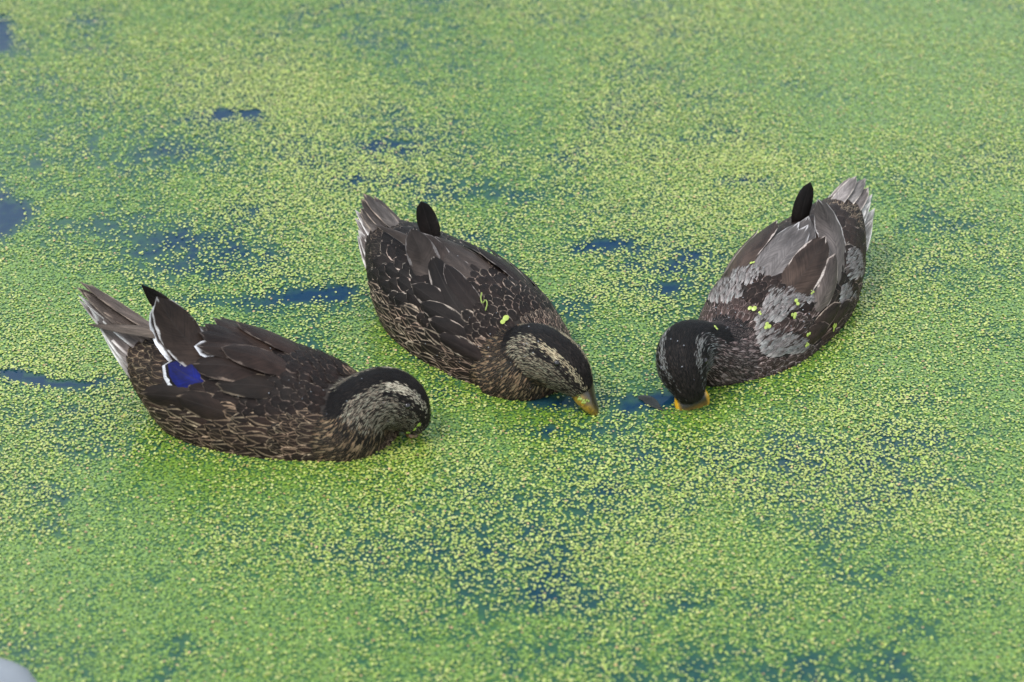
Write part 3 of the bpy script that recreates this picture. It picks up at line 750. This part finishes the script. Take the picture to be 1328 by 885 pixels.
def build_duckweed():
    S = .00245
    gx = np.arange(-1.05, 1.05, S); gy = np.arange(-.80, 1.10, S * .9)
    X, Y = np.meshgrid(gx, gy); X = X.ravel(); Y = Y.ravel()
    X = X + (RNG.random(X.size) - .5) * S * 1.7; Y = Y + (RNG.random(X.size) - .5) * S * 1.7
    px, py, op, ye = weed_fields(X, Y)
    keepv = (px > -330) & (px < IW + 330) & (py > -60) & (py < IH + 150)
    X, Y, op, ye, px, py = (a[keepv] for a in (X, Y, op, ye, px, py))
    # floating pale fronds lie over a wet green layer that thins out towards the open water
    strong = np.clip((op - .60) / .5, 0, 1)
    covA = np.clip(.27 + ye * .46 - np.maximum(-op, 0) * .15, .05, .75) * (1 - strong)
    covB = np.clip(.58 - op * 1.15, 0.0, .95)
    dry = RNG.random(X.size) < covA
    keep = dry | (RNG.random(X.size) < covB)
    X, Y, op, ye, px, py, dry = (a[keep] for a in (X, Y, op, ye, px, py, dry))
    # none inside the ducks
    inside = np.zeros(X.size, bool)
    for D in (D1, D2, D3):
        c = D.M.translation
        for i in np.nonzero((X - c.x) ** 2 + (Y - c.y) ** 2 < .26 ** 2)[0]:
            l = D.Mi @ Vector((X[i], Y[i], .001)); loc, nor, _, dist = D.bvh.find_nearest(l)
            if (l - loc).dot(nor) < 0 or dist < .0012: inside[i] = True
    X, Y, op, ye, px, py, dry = (a[~inside] for a in (X, Y, op, ye, px, py, dry))
    n = X.size
    # dry, raised, yellowish fronds over low wet green ones
    c1 = np.array([.34, .41, .06]); c2 = np.array([.42, .45, .14]); c3 = np.array([.20, .33, .045])
    g1 = np.array([.165, .275, .030]); g2 = np.array([.090, .195, .042]); tan = np.array([.48, .33, .14])
    r = RNG.random((n, 1)); r2 = RNG.random((n, 1))
    colA = np.where(r < .6, c1 + (c2 - c1) * r2, c1 + (c3 - c1) * r2)
    colB = g1 + (g2 - g1) * r2 ** 2
    col = np.where(dry[:, None], colA, colB)
    odd = RNG.random(n) < .012; col[odd] = tan * (.6 + .6 * RNG.random((odd.sum(), 1)))
    col *= (.8 + .4 * RNG.random((n, 1))) * .88
    rough = np.where(dry, .32, .2) + .1 * RNG.random(n)
    col = np.concatenate([col, rough[:, None]], 1)
    size = np.where(dry, .00115 + .0008 * RNG.random(n), .0012 + .0010 * RNG.random(n))
    z = np.where(dry, .0014 + .0012 * RNG.random(n), .0006 + .0006 * RNG.random(n))
    tilt = np.where(dry, R(22), R(6)) * RNG.random(n)
    o = build_fronds(X, Y, z, size, tilt, col, 'duckweed')
    tag(o, 'bright green duckweed covering the pond water between the ducks', 'duckweed', kind='stuff')
    print('fronds', n)
build_duckweed()

# ------------------------------------------------------------------ small things
def on_duck(D, px, py):
    o, d = local_ray(D, px, py); loc, n, _, _ = D.bvh.ray_cast(o, d)
    return D.M @ (loc + n * .0045), D.M.to_3x3() @ n
def frond_bit(D, px, py, r, label, col=(.30, .38, .05), bill=False):
    """two or three joined fronds lying on the feathers or the bill"""
    if bill:
        o, d = local_ray(D, px, py); me = D.bill.data
        loc, n, _, _ = BVHTree.FromPolygons([v.co for v in me.vertices], [tuple(p.vertices) for p in me.polygons]).ray_cast(o, d)
        if loc is None: return
        if n.dot(d) > 0: n = -n
        c, n = D.M @ (loc + n * .0008), D.M.to_3x3() @ n
    else: c, n = on_duck(D, px, py)
    t = n.orthogonal().normalized(); b = n.cross(t); V = []; F = []; C = []
    a0 = random.random() * 6.28
    for k in range(random.choice((2, 3))):
        a = a0 + k * 2.2; o = (t * math.cos(a) + b * math.sin(a)) * r * .8; rr = r * random.uniform(.75, 1.05); i0 = len(V)
        V.append(o + n * .0009); C.append((*jc(col, .2), .4))
        for q in range(8):
            g = q * math.pi / 4; V.append(o + (t * math.cos(g) * rr + b * math.sin(g) * rr * .8) + n * random.uniform(-.0003, .0003)); C.append((*jc(col, .15), .4))
        F += [(i0, i0 + 1 + q, i0 + 1 + (q + 1) % 8) for q in range(8)]
    o = mesh_obj('duckweed_frond', V, F, M_WEED, None, True, {'col': ('FLOAT_COLOR', C)}); o.location = c
    tag(o, label, 'duckweed', 'duckweed bits stuck on the ducks')
L3 = 'tiny yellow-green duckweed frond lying on the back of the grey-patched duck'
for px, py, r in ((944, 351, .0026), (976, 401, .0036), (994, 424, .0030), (1027, 410, .0028), (1032, 393, .0028), (1050, 380, .0024), (926, 428, .0022), (1078, 423, .0036), (1045, 432, .0026), (1043, 446, .0022), (977, 345, .0022), (986, 408, .0018), (901, 395, .002)):
    try: frond_bit(D3, px, py, r, L3)
    except Exception as e: print('bit', px, py, e)
frond_bit(D2, 655, 418, .0042, 'small bright green duckweed frond on the back of the scaly-edged dark duck')
for px, py in ((752, 517), (757, 521), (762, 519), (750, 511)):
    frond_bit(D2, px, py, .0019, 'wet green duckweed frond sticking to the mottled yellow bill', (.22, .28, .03), True)
for px, py in ((541, 548), (536, 553), (529, 557)):
    try: frond_bit(D1, px, py, .0018, 'wet green duckweed frond on the face of the blue-winged duck', (.20, .30, .03))
    except Exception as e: print('bit', px, py, e)
def droplets(D, spots, n):
    """beads of water on the back feathers"""
    bm = bmesh.new()
    for k in range(n):
        cx, cy, sx, sy = random.choice(spots); o, d = local_ray(D, random.gauss(cx, sx), random.gauss(cy, sy))
        loc, nn, _, _ = D.bvh.ray_cast(o, d)
        if loc is None or loc.z < .02: continue
        r = random.uniform(.0004, .0009)
        bmesh.ops.create_icosphere(bm, subdivisions=1, radius=r, matrix=Matrix.Translation(loc + nn * .0042))
    me = bpy.data.meshes.new('water_droplets'); bm.to_mesh(me); bm.free(); me.polygons.foreach_set('use_smooth', [True] * len(me.polygons))
    me.materials.append(M_DROP); o = bpy.data.objects.new('water_droplets', me); COL.objects.link(o); o.parent = D.root; o['kind'] = 'stuff'
M_DROP, _n, _p = new_mat('water_drop'); _p.inputs['Base Color'].default_value = (.5, .52, .55, 1); _p.inputs['Roughness'].default_value = .05; _p.inputs['IOR'].default_value = 1.33; _p.inputs['Transmission Weight'].default_value = .6
droplets(D3, [(960, 410, 22, 25), (1030, 420, 18, 18), (885, 470, 16, 28), (1040, 330, 20, 25), (985, 395, 30, 25)], 60)
droplets(D2, [(640, 410, 40, 40), (690, 440, 20, 20), (600, 470, 30, 15)], 26)
droplets(D1, [(360, 490, 50, 25), (480, 520, 30, 20)], 16)
def weed_stem():
    c, n = on_duck(D2, 628, 394); V = []; F = []; C = []
    pts = [on_duck(D2, x, y)[0] for x, y in ((625, 383), (624, 390), (626, 396), (630, 392), (632, 397), (630, 405))]
    L = smooth_line([tuple(p - c) for p in pts], 18)
    for i, p in enumerate(L):
        for k in range(5):
            a = k * 6.283 / 5; V.append(Vector(p) + Vector((math.cos(a), 0, math.sin(a))) * .0009); C.append((.16, .22, .02, .4))
    for i in range(17):
        for k in range(5): F.append((i * 5 + k, i * 5 + (k + 1) % 5, i * 5 + 5 + (k + 1) % 5, i * 5 + 5 + k))
    o = mesh_obj('weed_stem', V, F, M_WEED, None, True, {'col': ('FLOAT_COLOR', C)}); o.location = c
    tag(o, 'thin curled green weed stem on the back of the scaly-edged dark duck', 'weed stem')
weed_stem()
def floating_leaf():
    """narrow dark wet leaf lying beside the bill of the grey-patched duck"""
    pts = [at_z(x, y, .0016) for x, y in ((828, 515), (840, 518), (850, 526), (860, 533))]; c = at_z(842, 520)
    L = smooth_line([tuple(p - c) for p in pts], 14); V = []; F = []
    for i, p in enumerate(L):
        v = i / 13; w = .0072 * math.sin(math.pi * min(1, v * .9 + .08)) ** .8 * (1 if v < .5 else 1 - (v - .5) * 1.3) + .0004
        d = Vector(L[min(i + 1, 13)]) - Vector(L[max(i - 1, 0)]); s_ = Vector((-d.y, d.x, 0)).normalized()
        for k in (-1, -.5, 0, .5, 1): V.append(Vector(p) + s_ * w * k + Vector((0, 0, .0012 * (1 - k * k) + .0005 * math.sin(v * 9))))
    for i in range(13):
        for k in range(4): F.append((i * 5 + k, i * 5 + k + 1, i * 5 + 6 + k, i * 5 + 5 + k))
    o = mesh_obj('floating_leaf', V, F, plain_mat('wet_leaf', (.010, .012, .010), .5, .3, .4, 150))
    o.location = c; tag(o, 'narrow dark wet leaf floating beside the orange bill', 'leaf')
floating_leaf()
def corner_stone():
    bm = bmesh.new(); bmesh.ops.create_icosphere(bm, subdivisions=4, radius=1)
    for v in bm.verts:
        n = fbm(np.array([v.co.x * 2 + 9]), np.array([v.co.y * 2 + 5 + v.co.z]), 21, 3)[0]; v.co *= .9 + .2 * n; v.co.x *= .075; v.co.y *= .085; v.co.z *= .030
    me = bpy.data.meshes.new('stone'); bm.to_mesh(me); bm.free(); me.polygons.foreach_set('use_smooth', [True] * len(me.polygons))
    me.materials.append(plain_mat('pale_stone', (.20, .22, .24), .5, .4, .15, 30, .3))
    o = bpy.data.objects.new('stone', me); COL.objects.link(o); o.location = at_z(-40, 918) + Vector((0, 0, -.006))
    tag(o, 'smooth pale grey stone breaking the surface at the edge of the weed', 'stone')
corner_stone()
